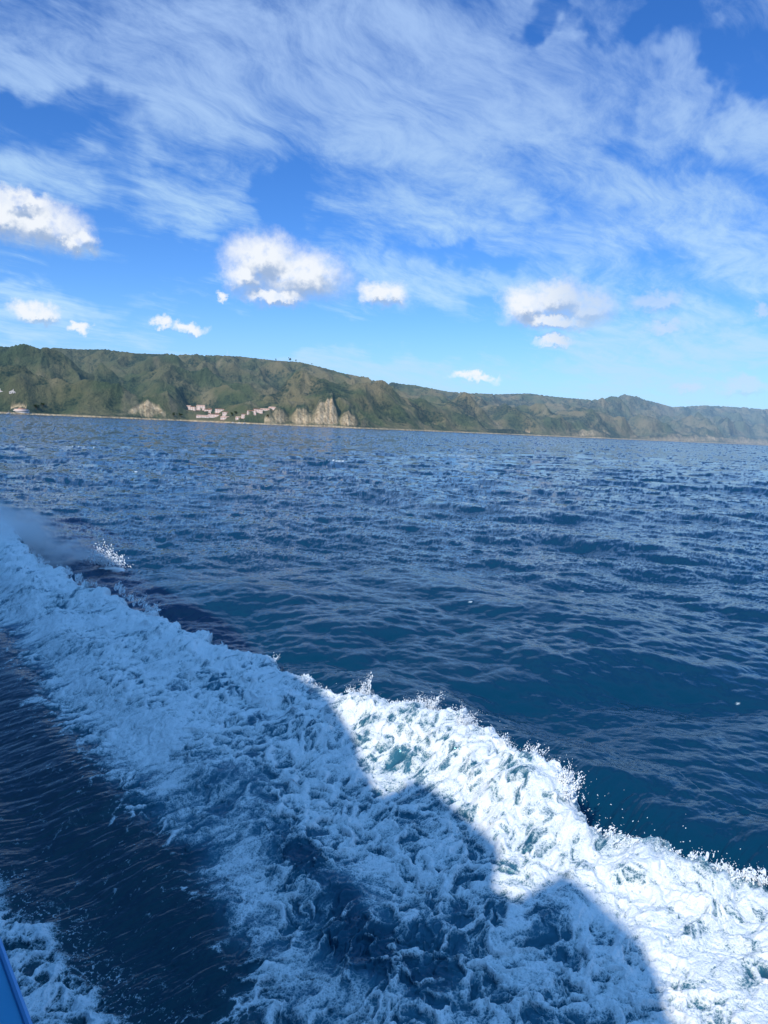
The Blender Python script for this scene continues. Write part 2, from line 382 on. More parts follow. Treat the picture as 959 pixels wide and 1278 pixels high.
    foam = np.maximum(foam * (1 - .75 * lace), lace * sst(r3 * .6 + r2 * .4, .62, .78) * sst(D, -.35, -.1))
    # thin veil of bubbles under the foam
    veil = np.maximum(sst(Dd, .05, .6), .30 * sst(I, -.2, .6)) * patch * (.3 + .7 * tn)
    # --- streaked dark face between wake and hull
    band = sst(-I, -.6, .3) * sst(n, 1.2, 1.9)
    fl = un + .35 * s + .15 * f0
    strk = fbm(s * 3.9 + .5 * n + 2.2 * f0, n * .45, 4, .62, seed=70)
    strk2 = fbm(s * 11 + 1.8 * n, n * 1.0, 3, .6, seed=75)
    dz = band * (.024 * strk + .006 * strk2 + .020 * fbm(s * 2.2, n * 2.0, 4, .6, seed=77) + .03 * f0) * sst(-s, -40, -10)
    flecks = sst(pn(s * 26, n * 9, 80) + .5 * strk2 + .35 * pn(s * 2, n * 1.5, 81), .74, .98) * band * .55
    foam = np.maximum(foam, flecks)
    lines = band * sst(strk2 + .6 * strk + .8 * f0, .40, 1.1) * .30
    foam = np.maximum(foam, lines)
    # --- foam that the hull throws off
    hf = np.interp(s, [-30, 3, 8.3, 9.6, 11.5, 14, 30], [3.4, 3.0, 2.75, 2.4, 1.9, 1.66, 1.6]) + .22 * pn(s * 1.3, n * .4, 90) + .1 * pn(s * 4, n, 91)
    hull = sst(hf - n, -.05, .35) * sst(n, .7, 1.1)
    hfo = sst(tn + .15, .30, .85) * hull
    foam = np.maximum(foam, hfo); foam = np.maximum(foam, sst(hf + .7 - n, 0, .8) * sst(n, .7, 1.1) * sst(r3, .74, .86) * .6)
    # --- relief
    m = np.maximum(inside, hull)
    lump = np.exp(-((D - .9) / 1.2) ** 2)
    relief = (1 - .65 * milk) * m * (.12 * (r1 - .6) + .03 * (r2 - .6) + .05 * (l1 - .5) + .028 * (l2 - .5) + .010 * (l3 - .4) + .035 * fh) + m * lump * (.20 * (.55 - a1) + .10 * (.5 - a2) + .035 * (.5 - a3)) + m * .02 * foam
    crest = np.exp(-((D - .15) / .38) ** 2) * (.35 + .65 * sst(fbm(s * .8, 0 * s, 2, seed=97), -.5, .3))
    spike = crest * (1.0 + .5 * sst(s, 6.5, 8) * sst(-s, -12, -10.5)) * (.26 * np.clip(pn(s * 2.2, n * 1.8, 100), 0, 1) + .10 * np.clip(pn(s * 6, n * 5, 101), 0, 1) + .05 * np.clip(pn(s * 15, n * 13, 102), 0, 1))
    z = prof + inside * roll + relief + dz + spike
    z = z + .25 * np.exp(-((D - .3) / .8) ** 2) * inside * (.5 + fbm(s * .55, 0 * s, 2, seed=110)) * 1.1
    push = crest * (.16 + .25 * pn(s * 2.1, n * 1.1, 120)) + .10 * inside * (r2 - .6)      # lean outboard
    shade = sst(no + 3.2 - n, 0, 1.5)                              # calms the open-sea ripples inside the wake
    calm = 1 - .75 * sst(n, -8, -2) * sst(no + .3 - n, 0, .8) * sst(60 - s, 0, 6)
    aer = np.clip(np.maximum(veil, .75 * hull), 0, 1)
    return z, push, foam, aer, calm, band

def build_sea():
    az = np.concatenate([np.arange(-180, -36, 1.2), np.arange(-36, 36, .058), np.arange(36, 180.01, 1.2)])
    dep = np.concatenate([np.arange(86, 50, -2.0), np.arange(50, 12, -.045), np.arange(12, .55, -.05), np.arange(.55, .006, -.02)])
    r = H / np.tan(np.radians(dep)); r = np.concatenate([r, [80000, 140000]])
    A, Rr = np.meshgrid(np.radians(az), r, indexing="ij")
    x = (np.sin(A) * Rr).astype(np.float64).ravel(); y = (np.cos(A) * Rr).astype(np.float64).ravel(); rr = Rr.ravel()
    dr = np.maximum(rr * rr / H * RAD(.05), .01)
    coarse = np.abs(A.ravel()) > RAD(36.2); dr[coarse] = np.maximum(dr[coarse], rr[coarse] * .02)
    h, dx, dy = sea_base(x, y, dr)
    foam = np.zeros_like(h); aer = np.zeros_like(h); band = np.zeros_like(h); nz = np.zeros_like(h)
    n_all = x * DN[0] + y * DN[1]; s_all = x * DS[0] + y * DS[1]
    m = (n_all < np.interp(s_all, S_O, N_O) + 4) & (n_all > -9) & (s_all < 58) & (s_all > -60)
    wz, push, wf, wa, calm, bd = wake(x[m], y[m])
    h[m] = h[m] * calm + wz; dx[m] = dx[m] * calm + push * DN[0]; dy[m] = dy[m] * calm + push * DN[1]
    foam[m] = wf; aer[m] = wa; band[m] = bd
    # dark trough just outside the crest
    far = np.clip(np.log10(np.maximum(rr, 10) / 40) / 1.6, 0, 1)
    # small whitecaps on the open water
    capn = fbm(x * 1.3, y * 2.6, 3, seed=130)
    for (cx, cy, rx, ry, a) in ((-11.6, 31.6, .55, .35, 1.3), (-12.1, 32.0, .35, .3, 1.2), (-9.5, 141, 3.0, 2.2, 1.0), (8.0, 190, 3, 2, .8), (-5.6, 45, .35, .25, .7), (-62, 150, 4, 2, .6), (40, 128, 1.2, 1, .5), (-30, 88, 1, .7, .7), (3.4, 27, .2, .15, .5)):
        foam = np.maximum(foam, sst(capn + a * np.exp(-((x - cx) / rx) ** 2 - ((y - cy) / ry) ** 2), .55, .95))
    # breaking tips
    V = np.stack([x + dx, y + dy, h], 1)
    ni_, nj = A.shape
    idx = np.arange(ni_ * nj).reshape(ni_, nj)
    q = np.stack([idx[:-1, :-1], idx[:-1, 1:], idx[1:, 1:], idx[1:, :-1]], -1).reshape(-1, 4)
    me = bpy.data.meshes.new("sea")
    me.vertices.add(len(V)); me.vertices.foreach_set("co", V.astype(np.float32).ravel())
    me.loops.add(q.size); me.loops.foreach_set("vertex_index", q.astype(np.int32).ravel())
    me.polygons.add(len(q)); me.polygons.foreach_set("loop_start", np.arange(0, q.size, 4, dtype=np.int32))
    me.update(calc_edges=True)
    me.polygons.foreach_set("use_smooth", np.ones(len(q), bool))
    for nm, arr in (("foam", foam), ("aer", aer), ("far", far), ("band", band)):
        a = me.attributes.new(nm, "FLOAT", "POINT"); a.data.foreach_set("value", arr.astype(np.float32))
    sl = np.stack([SLOPE[0], SLOPE[1], np.zeros_like(h)], 1); sl[m] *= calm[:, None]
    a = me.attributes.new("slope", "FLOAT_VECTOR", "POINT"); a.data.foreach_set("vector", sl.astype(np.float32).ravel())
    o = bpy.data.objects.new("sea", me); COL.objects.link(o)
    tag(o, kind="structure", label="dark blue choppy sea with the white foaming bow wave of the ferry", cat="water")
    # material
    mt, t = material("sea_water")
    P = t.pos(); fo = t.attr("foam"); ae = t.attr("aer"); fr = t.attr("far"); bd = t.attr("band")
    n1 = t.noise(P, 9, 5, .62); nv = t.n.new("ShaderNodeTexVoronoi"); nv.feature = "DISTANCE_TO_EDGE"; nv.inputs["Scale"].default_value = 24
    t.l.new(t.vmath("MULTIPLY_ADD", t.noise(P, 14, 3, .6, out=1), (.10, .10, .1), P), nv.inputs["Vector"])
    n2 = t.math("MULTIPLY_ADD", t.smooth(nv.outputs["Distance"], 0, .28, 1, 0), .55, t.math("MULTIPLY", t.noise(P, 40, 3, .62), .5))
    fine = t.math("ADD", t.math("MULTIPLY", n1, .5), t.math("MULTIPLY", n2, .5))
    ff = t.math("ADD", fo, t.math("MULTIPLY", t.math("SUBTRACT", fine, .5), 1.1))
    gate = t.smooth(fo, .02, .25)
    F = t.math("MULTIPLY", t.smooth(ff, .10, .75), gate)
    deep = t.mix(ae, (.0018, .036, .078), (.055, .21, .30))
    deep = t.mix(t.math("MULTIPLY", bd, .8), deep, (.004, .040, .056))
    rip = t.noise(t.mapping(P, (1.0, 1.7, 1), (0, 0, RAD(-22))), 2.2, 6, .68)
    rip2 = t.noise(t.mapping(P, (.30, 1, 1), (0, 0, RAD(-12))), .22, 8, .78)
    rip3 = t.noise(t.mapping(P, (.22, 1, 1), (0, 0, RAD(6))), .035, 4, .7)
    sa = t.n.new("ShaderNodeAttribute"); sa.attribute_name = "slope"
    gn = t.n.new("ShaderNodeNewGeometry").outputs["Normal"]
    n0 = t.vmath("NORMALIZE", t.vmath("ADD", gn, sa.outputs["Vector"]))
    nb = t.bump(n1, .35, .012, n0)
    nb = t.bump(rip, t.math("MULTIPLY_ADD", fr, .2, .12), .10, nb)
    nb = t.bump(rip2, t.math("MULTIPLY", fr, .35), 1.0, nb)
    deep = t.mix(t.math("MULTIPLY", fr, t.smooth(rip3, .42, .6)), deep, (.006, .045, .11))
    wat = t.bsdf(deep, t.math("MULTIPLY_ADD", fr, .08, .07), nb, IOR=1.333, Specular_IOR_Level=.44, Specular_Tint=(.36, .84, 1.0, 1))
    fb = t.bump(fine, .6, .03)
    fcol = t.mix(t.smooth(ff, .20, 1.10), (.26, .38, .42), (.86, .885, .90))
    fm = t.bsdf(fcol, .55, fb, IOR=1.3, Specular_IOR_Level=.25)
    ms = t.n.new("ShaderNodeMixShader"); t.l.new(F, ms.inputs[0]); t.l.new(wat, ms.inputs[1]); t.l.new(fm, ms.inputs[2])
    t.out(ms.outputs[0])
    me.materials.append(mt)
    return o
build_sea()

# ------------------------------------------------------------------ spray thrown up by the crest
def ico():
    bm = bmesh.new(); bmesh.ops.create_icosphere(bm, subdivisions=1, radius=1)
    v = np.array([p.co[:] for p in bm.verts]); f = np.array([[q.index for q in p.verts] for p in bm.faces]); bm.free()
    return v, f
def droplets(name, pts, rad, vel, mat, label, cat):
    iv, if_ = ico(); n = len(pts)
    d = vel / np.maximum(np.linalg.norm(vel, axis=1, keepdims=True), 1e-6)
    st = 1 + RNG.uniform(0, 1.6, n) ** 2
    V = iv[None] * rad[:, None, None]
    al = (V * d[:, None, :]).sum(2, keepdims=True)
    V = V + d[:, None, :] * al * (st - 1)[:, None, None] + pts[:, None, :]
    Fa = if_[None] + (np.arange(n) * len(iv))[:, None, None]
    q = Fa.reshape(-1, 3)
    me = bpy.data.meshes.new(name); V = V.reshape(-1, 3)
    me.vertices.add(len(V)); me.vertices.foreach_set("co", V.astype(np.float32).ravel())
    me.loops.add(q.size); me.loops.foreach_set("vertex_index", q.astype(np.int32).ravel())
    me.polygons.add(len(q)); me.polygons.foreach_set("loop_start", np.arange(0, q.size, 3, dtype=np.int32))
    me.update(calc_edges=True); me.polygons.foreach_set("use_smooth", np.ones(len(q), bool))
    me.materials.append(mat)
    o = bpy.data.objects.new(name, me); COL.objects.link(o); tag(o, label, cat, kind="stuff")
    return o
def build_spray():
    mt, t = material("spray_water")
    t.out(t.bsdf((.86, .9, .93), .4, None, IOR=1.33))
    P = []; R = []; Vv = []
    g = np.array([0, 0, -9.8])
    def fan(s, w, k_):
        n = np.interp(s, S_O, N_O) + float(jagf(np.float32(s))) + RNG.normal(0, .10) - .06; x, y = sn(s, n); v0 = (1.3 + 2.2 * RNG.random() ** 1.6) * w
        lean = RNG.uniform(-.1, .9); sd_ = RNG.normal(0, .25)
        for j in range(k_):
            a = RNG.normal(0, .45); vz = v0 * RNG.uniform(.55, 1.0)
            v = np.array([DN[0] * lean + DS[0] * (sd_ + a * v0 * .5), DN[1] * lean + DS[1] * (sd_ + a * v0 * .5), vz])
            p0 = np.array([x + RNG.normal(0, .05), y + RNG.normal(0, .05), crest_z(s) - .06 - .1 * RNG.random()]); T = 2 * vz / 9.8; top = RNG.uniform(.38, .62)
            r0 = RNG.uniform(.005, .016); L = float(np.linalg.norm(v)) * T * top; m = max(6, int(L / .015)); brk = RNG.uniform(.35, .8)
            for i in range(m):
                f = i / (m - 1); tt = T * top * f
                if f > brk and RNG.random() < .45: continue        # the rope of water breaks into beads
                P.append(p0 + v * tt + g * tt * tt / 2 + RNG.normal(0, .006 + .035 * f, 3)); Vv.append(v + g * tt)
                R.append(r0 * (1.25 - .95 * f) * RNG.uniform(.6, 1.15))
            if RNG.random() < .5:
                tt = T * top * RNG.uniform(1, 1.2); P.append(p0 + v * tt + g * tt * tt / 2); Vv.append(v); R.append(r0 * RNG.uniform(.4, .8))
    def crest_z(s): return .80 + (.30 if 6.6 < s < 12 else 0) + (.2 if s > 20 else 0)
    for k in range(250):
        s = RNG.uniform(3.0, 13.5) if k % 3 else RNG.uniform(6.9, 11); w = .35 + .65 * float(sst(np.float32(pn(s * 1.1, 3.3, 140)), -.3, .35))
        fan(s, w * (1.1 if 6.6 < s < 12 else .75), int(RNG.integers(6, 13)))
    for k in range(110): fan(RNG.uniform(13.5, 34), .6, 5)
    # loose drops over the outer face and in the foam
    for k in range(2600):
        s = RNG.uniform(2, 13); n = np.interp(s, S_O, N_O) + abs(RNG.normal(0, .45)) - .1
        x, y = sn(s, n); P.append(np.array([x, y, .12 + abs(RNG.normal(0, .3))])); R.append(RNG.uniform(.002, .008)); Vv.append(RNG.normal(0, 1, 3))
    droplets("spray_droplets", np.array(P), np.array(R), np.array(Vv), mt, "white droplets and threads of spray flung up along the crest of the bow wave", "spray")
    for k in range(5200):                                          # fine spray standing over the crest
        s = RNG.uniform(3, 12.5) if k < 4000 else RNG.uniform(12.5, 36); h_ = abs(RNG.normal(0, .20)); n = np.interp(s, S_O, N_O) + float(jagf(np.float32(s))) + RNG.normal(0, .20) + h_ * .3
        x, y = sn(s, n); P.append(np.array([x, y, crest_z(s) - .1 + h_])); R.append(RNG.uniform(.0018, .006) * (1 if s < 13 else 1.8)); Vv.append(RNG.normal(0, 1, 3))
    for k in range(15000):                                          # grain in the mist ahead
        s = RNG.uniform(29, 44); f = (s - 29) / 15; n = 7.3 + RNG.normal(0, .6 + .9 * f); x, y = sn(s, n)
        P.append(np.array([x, y, .3 + abs(RNG.normal(0, .35 + 1.1 * f))])); R.append(RNG.uniform(.004, .012)); Vv.append(np.array([0, 0, 1.]) + RNG.normal(0, .6, 3))
    # little sunlit splash beyond the shadow
    P = []; R = []; Vv = []
    for k in range(900):
        a = RNG.normal(0, 1, 2) * (.42, .22); hgt = abs(RNG.normal(0, .28)) * math.exp(-abs(a[0]) * .6)
        P.append(np.array([-11.9 + a[0] - hgt * .5, 31.6 - a[0] * .3 + a[1], .1 + hgt * 1.3])); R.append(RNG.uniform(.008, .028)); Vv.append(np.array([-.5, .2, 1]) + RNG.normal(0, .4, 3))
    droplets("splash_droplets", np.array(P), np.array(R), np.array(Vv), mt, "small sunlit splash on open water right of the blue mist", "splash")
build_spray()

def build_mist():
    me = bpy.data.meshes.new("spray_mist"); bm = bmesh.new(); bmesh.ops.create_icosphere(bm, subdivisions=3, radius=1); bm.to_mesh(me); bm.free()
    o = bpy.data.objects.new("spray_mist", me); COL.objects.link(o)
    o.location = (-19.8, 34.0, .8); o.scale = (9.5, 4.2, 2.2); o.rotation_euler = (0, RAD(10), RAD(-22))
    tag(o, "hazy cloud of fine blue spray drifting off the bow wave at the left edge", "mist", kind="stuff")
    mt, t = material("mist_volume")
    tc = t.n.new("ShaderNodeTexCoord").outputs["Object"]
    l = t.vmath("LENGTH", tc)
    nz = t.noise(t.mapping(t.pos(), (.8, .8, 1.3)), .8, 6, .68)
    d = t.math("MULTIPLY", t.smooth(t.math("ADD", l, t.math("MULTIPLY", t.math("SUBTRACT", nz,   .5), -2.6)), .2, 1.0, 1, 0), 1.2)
    d = t.math("MULTIPLY", d, t.smooth(l, .75, 1.0, 1, 0))
    vs = t.n.new("ShaderNodeVolumeScatter"); vs.inputs["Color"].default_value = (.97, .99, 1, 1); t.l.new(d, vs.inputs["Density"]); vs.inputs["Anisotropy"].default_value = .2
    t.out(vol=vs.outputs[0]); me.materials.append(mt)
build_mist()

# ------------------------------------------------------------------ island
RID = [(-60, 3.0), (-45, 4.2), (-35, 4.6), (-27.49, 4.34), (-26.52, 4.48), (-25.03, 4.5), (-22.47, 4.54), (-20.89, 4.67), (-18.72, 4.55), (-14.23, 4.74), (-12.2, 4.81), (-11.32, 4.81), (-8.65, 4.67), (-7.75, 4.66), (-6.85, 4.65), (-5.33, 4.37), (-3.79, 4.02), (-2.26, 3.8), (0.83, 3.39), (2.05, 3.32), (4.52, 2.94), (8.16, 2.89), (10.54, 3.04), (12.9, 2.82), (15.22, 2.72), (16.62, 2.94), (17.44, 3.19), (18.29, 2.99), (20.79, 2.37), (22.89, 2.55), (24.94, 2.49), (26.88, 2.38), (33, 2.1), (40, 1.4), (46, .3)]
def shore(a): return np.interp(a, [-60, -35, -27, -20, -15, -9, -2, 4, 10, 16, 20, 24, 28, 36, 46], [1900, 2100, 2250, 2400, 2560, 2500, 2700, 3300, 4000, 4700, 5400, 6200, 7200, 8600, 10000])
def build_island():
    az = np.arange(-58, 45.9, .045); nA = len(az)
    tt = np.concatenate([np.array([-.02, -.001, .002, .005, .009, .014]), np.linspace(.02, 1.25, 300)]); nT = len(tt)
    S = shore(az); S = S + 55 * fbm(az * .35, az * 0, 2, seed=150)
    depth = np.interp(az, [-60, -27, -8, 5, 17, 30, 46], [1700, 1500, 1600, 1800, 1900, 1900, 1500])
    A, T = np.meshgrid(az, tt, indexing="ij"); Rr = S[:, None] + depth[:, None] * T
    x = np.sin(np.radians(A)) * Rr; y = np.cos(np.radians(A)) * Rr
    X = x / 1000; Y = y / 1000
    wx = X + .10 * fbm(X * 2, Y * 2, 3, seed=160); wy = Y + .10 * fbm(X * 2, Y * 2, 3, seed=163)
    ev = np.interp(az, [p[0] for p in RID], [p[1] for p in RID])
    Rid = S + depth * .93
    Hr = np.tan(np.radians(ev)) * Rid
    base = np.clip(T, 0, None) ** .80
    base = np.where(T > .93, .93 ** .80 - (T - .93) * 1.4, base)
    rg = ridged(wx * 1.35 + .9 * wy, wy * 1.5 - .5 * wx, 2, .45, seed=170)
    rg2 = ridged(wx * 3.6 - 1.2 * wy, wy * 3.4, 2, .45, seed=174)
    rg3 = fbm(wx * 30, wy * 30, 4, .55, seed=178)
    rg4 = ridged(wx * 15 + .3 * rg2, wy * 13, 3, .55, seed=182)
    base = base * (1 - .28 * np.exp(-((T - .48) / .13) ** 2))
    bumps = 0
    for (a0, t0, wa, wt, hm) in ((-26.5, .22, 2.0, .12, 55), (-23, .30, 1.8, .12, 85), (-19.2, .20, 1.7, .11, 60), (-16.2, .33, 1.6, .12, 85), (-12.1, .30, 1.7, .13, 105), (-8.6, .34, 1.3, .12, 80), (-5.0, .25, 1.8, .16, 70), (-1.2, .33, 1.8, .14, 75),
                                 (2.6, .24, 1.6, .14, 70), (6.0, .34, 1.7, .15, 85), (9.8, .26, 1.7, .14, 90), (13.6, .36, 1.8, .16, 90), (17.4, .55, 1.3, .3, 130), (20.5, .3, 1.4, .14, 90), (24.2, .3, 1.7, .15, 100), (28, .3, 1.7, .15, 90)):
        aw = A + .9 * (wx * 0 + fbm(wx * 3, wy * 3, 2, seed=210)) + (T - t0) * 3.2 * math.sin(a0)
        bumps = bumps + hm * np.exp(-np.abs((aw - a0) / wa) ** 1.6 - ((T - t0) / wt) ** 2)
    env = sst(T, 0, .10) * (1 - .55 * sst(T, .7, .93))
    hh = bumps * .62 + Hr[:, None] * (base + env * (.70 * (rg - .72) + .24 * (rg2 - .62) + .040 * (rg4 - .6)) + 0.022 * rg3 * sst(T, .01, .08))
    # sea cliffs
    cl = np.zeros_like(az)
    for (a0, w, a) in ((-17.9, 1.2, 50), (-4.75, 1.15, 108), (-6.7, 1.0, 66), (-8.3, 1.0, 52), (-3.1, 1.0, 62), (-1.8, .9, 34), (-5.4, 3.0, 44), (-1.4, 1.0, 22), (-26.3, .9, 18), (9, 2, 30), (21.5, 3, 60), (26, 3, 60), (15, 2, 45), (3.5, 1.2, 25)):
        cl = np.maximum(cl, a * np.exp(-((az - a0) / w) ** 2 * 1.2))
    cl = cl * (1 + .22 * pn(az * 1.7, az * 0, 190) + .08 * pn(az * 5, az * 0, 191))
    dist = (Rr - S[:, None])
    gq = np.abs(pn(A * 3.2, dist * .004, 195)) + .6 * np.abs(pn(A * 9, dist * .01, 196))
    cliff = cl[:, None] * np.clip((dist - 4 - 7 * gq) / (30 + cl[:, None] * 1.0), 0, 1) ** .8
    gul = np.abs(pn(az * 5.5, az * 0, 195))[:, None] * .22 + np.abs(pn(A * 9 + .004 * dist, dist * .01, 196)) * .10
    hh = np.maximum(hh, cliff * (1 - .25 * gul * sst(dist, 0, 30)) + hh * .3 * sst(T, 0, .1))
    flat = 2.0 * sst(T, .0, .004)
    hh = np.maximum(hh, flat); hh[:, 0] = -12; hh[:, 1] = -.6
    # bring the skyline to its height
    for it in range(3):
        el = np.degrees(np.arctan2(hh - H, Rr)); mx = el.max(1)
        fac = np.tan(np.radians(ev)) / np.maximum(np.tan(np.radians(mx)), 1e-3)
        w_ = (61, 25, 3)[it]
        k = np.ones(2 * w_ + 1) / (2 * w_ + 1); fac = np.convolve(np.pad(fac, w_, mode="edge"), k, "valid")
        hh = hh * (1 + (fac[:, None] - 1) * (sst(T, .15, .6) if it < 2 else sst(T, .45, .85)))
    V = np.stack([x, y, hh], -1).reshape(-1, 3)
    idx = np.arange(nA * nT).reshape(nA, nT)
    q = np.stack([idx[:-1, :-1], idx[:-1, 1:], idx[1:, 1:], idx[1:, :-1]], -1).reshape(-1, 4)
    gz = np.gradient(hh, axis=1) / np.maximum(np.gradient(Rr, axis=1), .1)
    topc = cl[:, None] * .95
    rock = sst(gz, .42, .8) * (dist < 220) * (cl[:, None] > 12) * sst(topc + 18 - hh, 0, 14)
    rock = np.maximum(rock, sst(5.5 - hh, 0, 2.5) * (dist < 90) * .9)
    tan = sst(fbm(X * 9, Y * 6, 3, seed=200) + .25 * (rg4 - .5), .22, .55) * .5
    tan = np.maximum(tan, gauss(A, T, -1.1, .45, .35, .1) * .9)
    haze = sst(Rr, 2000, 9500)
    me = bpy.data.meshes.new("hills")
    me.vertices.add(len(V)); me.vertices.foreach_set("co", V.astype(np.float32).ravel())
    me.loops.add(q.size); me.loops.foreach_set("vertex_index", q.astype(np.int32).ravel())
    me.polygons.add(len(q)); me.polygons.foreach_set("loop_start", np.arange(0, q.size, 4, dtype=np.int32))
    me.update(calc_edges=True); me.polygons.foreach_set("use_smooth", np.ones(len(q), bool))
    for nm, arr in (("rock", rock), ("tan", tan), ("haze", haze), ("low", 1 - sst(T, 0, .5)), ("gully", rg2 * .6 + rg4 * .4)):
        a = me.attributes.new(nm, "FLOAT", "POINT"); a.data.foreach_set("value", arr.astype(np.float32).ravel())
    mt, t = material("chaparral_slopes")
    P = t.pos()
    big = t.noise(P, .006, 4, .55); mid = t.noise(P, .03, 5, .65); sp = t.noise(P, .10, 5, .75)
    vo = t.n.new("ShaderNodeTexVoronoi"); vo.inputs["Scale"].default_value = .075; t.l.new(P, vo.inputs["Vector"])
    grass = t.mix(t.smooth(big, .35, .65), (.080, .100, .034), (.23, .18, .085))
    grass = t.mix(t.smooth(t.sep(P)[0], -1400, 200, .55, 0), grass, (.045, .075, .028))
    grass = t.mix(t.attr("tan"), grass, (.30, .24, .14))
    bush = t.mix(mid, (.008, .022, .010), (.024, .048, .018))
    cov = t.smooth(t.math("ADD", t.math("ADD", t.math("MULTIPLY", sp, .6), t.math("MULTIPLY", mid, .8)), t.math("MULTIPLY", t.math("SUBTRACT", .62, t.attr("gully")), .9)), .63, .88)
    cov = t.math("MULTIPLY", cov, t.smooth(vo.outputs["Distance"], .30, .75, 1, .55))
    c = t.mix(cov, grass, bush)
    rk = t.noise(t.mapping(P, (.09, .09, .018)), 1.0, 5, .65)
    rc = t.mix(t.smooth(rk, .33, .66), (.40, .26, .13), (.86, .63, .37))
    rc = t.mix(t.smooth(sp, .60, .68), rc, (.06, .07, .035))
    c = t.mix(t.attr("rock"), c, rc)
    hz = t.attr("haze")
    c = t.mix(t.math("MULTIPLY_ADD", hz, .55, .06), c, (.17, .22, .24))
    hgt = t.math("ADD", t.math("MULTIPLY", sp, .5), t.math("MULTIPLY", mid, .9))
    nb = t.bump(hgt, 1.0, 17.0)
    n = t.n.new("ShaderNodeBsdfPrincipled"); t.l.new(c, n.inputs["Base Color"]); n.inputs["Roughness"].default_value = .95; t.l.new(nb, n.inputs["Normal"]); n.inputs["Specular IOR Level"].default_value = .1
    # distance haze painted into the hill colour and glow, stronger farther out
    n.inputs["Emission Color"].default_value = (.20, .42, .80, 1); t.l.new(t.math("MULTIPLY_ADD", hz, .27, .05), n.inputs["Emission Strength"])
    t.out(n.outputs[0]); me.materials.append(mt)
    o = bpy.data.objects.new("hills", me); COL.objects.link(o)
    tag(o, kind="structure", label="long green scrub covered island hills with tan sea cliffs", cat="hills")
    def place(a, z=None, T0=None):
        i = int(np.clip(np.searchsorted(az, a), 0, nA - 1))
        if T0 is not None: j = int(np.argmin(np.abs(tt - T0)))
        elif z is None: j = int(np.argmax(np.arctan2(hh[i] - H, Rr[i])))
        else:
            jj = np.where(hh[i] >= z)[0]; j = int(jj[0]) if len(jj) else nT // 2
        return x[i, j], y[i, j], hh[i, j]
    return place
place = build_island()

# ------------------------------------------------------------------ hillside buildings
plaster = simple("pale_pink_plaster", (.80, .56, .47), .8, .1, .3)
white = simple("white_plaster", (.84, .75, .69), .7, .06, .3)
tile = simple("red_roof_tile", (.40, .20, .14), .8, .2, .8)
dark = simple("dark_window_glass", (.03, .045, .06), .2, .1, .3)
timber = simple("grey_timber", (.25, .2, .16), .8, .2, 1)

def condo(a, z, w, storeys, label, group="terraced condominium blocks above the cove"):
    x, y, zz = place(a, z); rz = -RAD(a)
    e = empty("condo_block", (x, y, min(zz, z + 6) - 3.5), rz)
    tag(e, label, "condo building", group)
    back = 0
    for k in range(storeys):
        b = MB().box(-w / 2, w / 2, back, back + 17, k * 3.6, k * 3.6 + 3.4)
        b.box(-w / 2 - .3, w / 2 + .3, back - 1.6, back - .02, k * 3.6 + .05, k * 3.6 + 1.15)
        st = b.build("storey", white if k % 2 else plaster, e)
        nb = max(2, int(w / 5))
        for i in range(nb):
            xc = -w / 2 + (i + .5) * w / nb
            MB().box(xc - 1.1, xc + 1.1, back - .06, back + .3, k * 3.6 + 1.2, k * 3.6 + 2.6).build("window", dark, st)
        back += 4.2
    MB().prism([(-w / 2 - .6, storeys * 3.6 - .18), (w / 2 + .6, storeys * 3.6 - .18), (w / 2 - 1.5, storeys * 3.6 + 1.8), (-w / 2 + 1.5, storeys * 3.6 + 1.8)], back - 5, back + 14).build("roof", tile if storeys % 2 == 0 else plaster, e)
    return e
CONDOS = [(-15.05, 34, 16, 4, "tallest narrow pale condo block at the upper left end of the terrace"),
          (-14.75, 26, 14, 3, "small pink condo block just below the upper left end block"),
          (-14.15, 31, 22, 4, "pale condo block with dark gap, second along the upper row"),
          (-13.65, 23, 16, 3, "pink condo block in the middle of the left terrace"),
          (-13.35, 29, 24, 3, "white topped condo block, third along the upper row"),
          (-12.75, 25, 24, 3, "pale condo block near the right end of the upper row"),
          (-12.25, 17, 20, 3, "condo block stepping down toward the cove"),
          (-14.0, 10, 30, 2, "long low white block at the left of the waterfront"),
          (-13.1, 9, 34, 3, "wide white waterfront block below the terrace"),
          (-12.3, 8, 26, 2, "low white waterfront block at the right of the left terrace"),
          (-11.3, 9, 18, 2, "small pink block where the right terrace starts in the cove"),
          (-10.85, 15, 20, 3, "pink block low on the rising right terrace"),
          (-10.4, 21, 22, 3, "pale block midway up the rising right terrace"),
          (-9.95, 28, 24, 3, "pink and white block high on the rising right terrace"),
          (-9.4, 34, 24, 2, "long pale block near the top of the right terrace"),
          (-8.9, 38, 18, 2, "topmost pale block of the right terrace beside the cliff")]
for a_, z_, w_, n_, l_ in CONDOS: condo(a_, z_ * 1.3, w_ * 1.35, n_ + 1, l_)

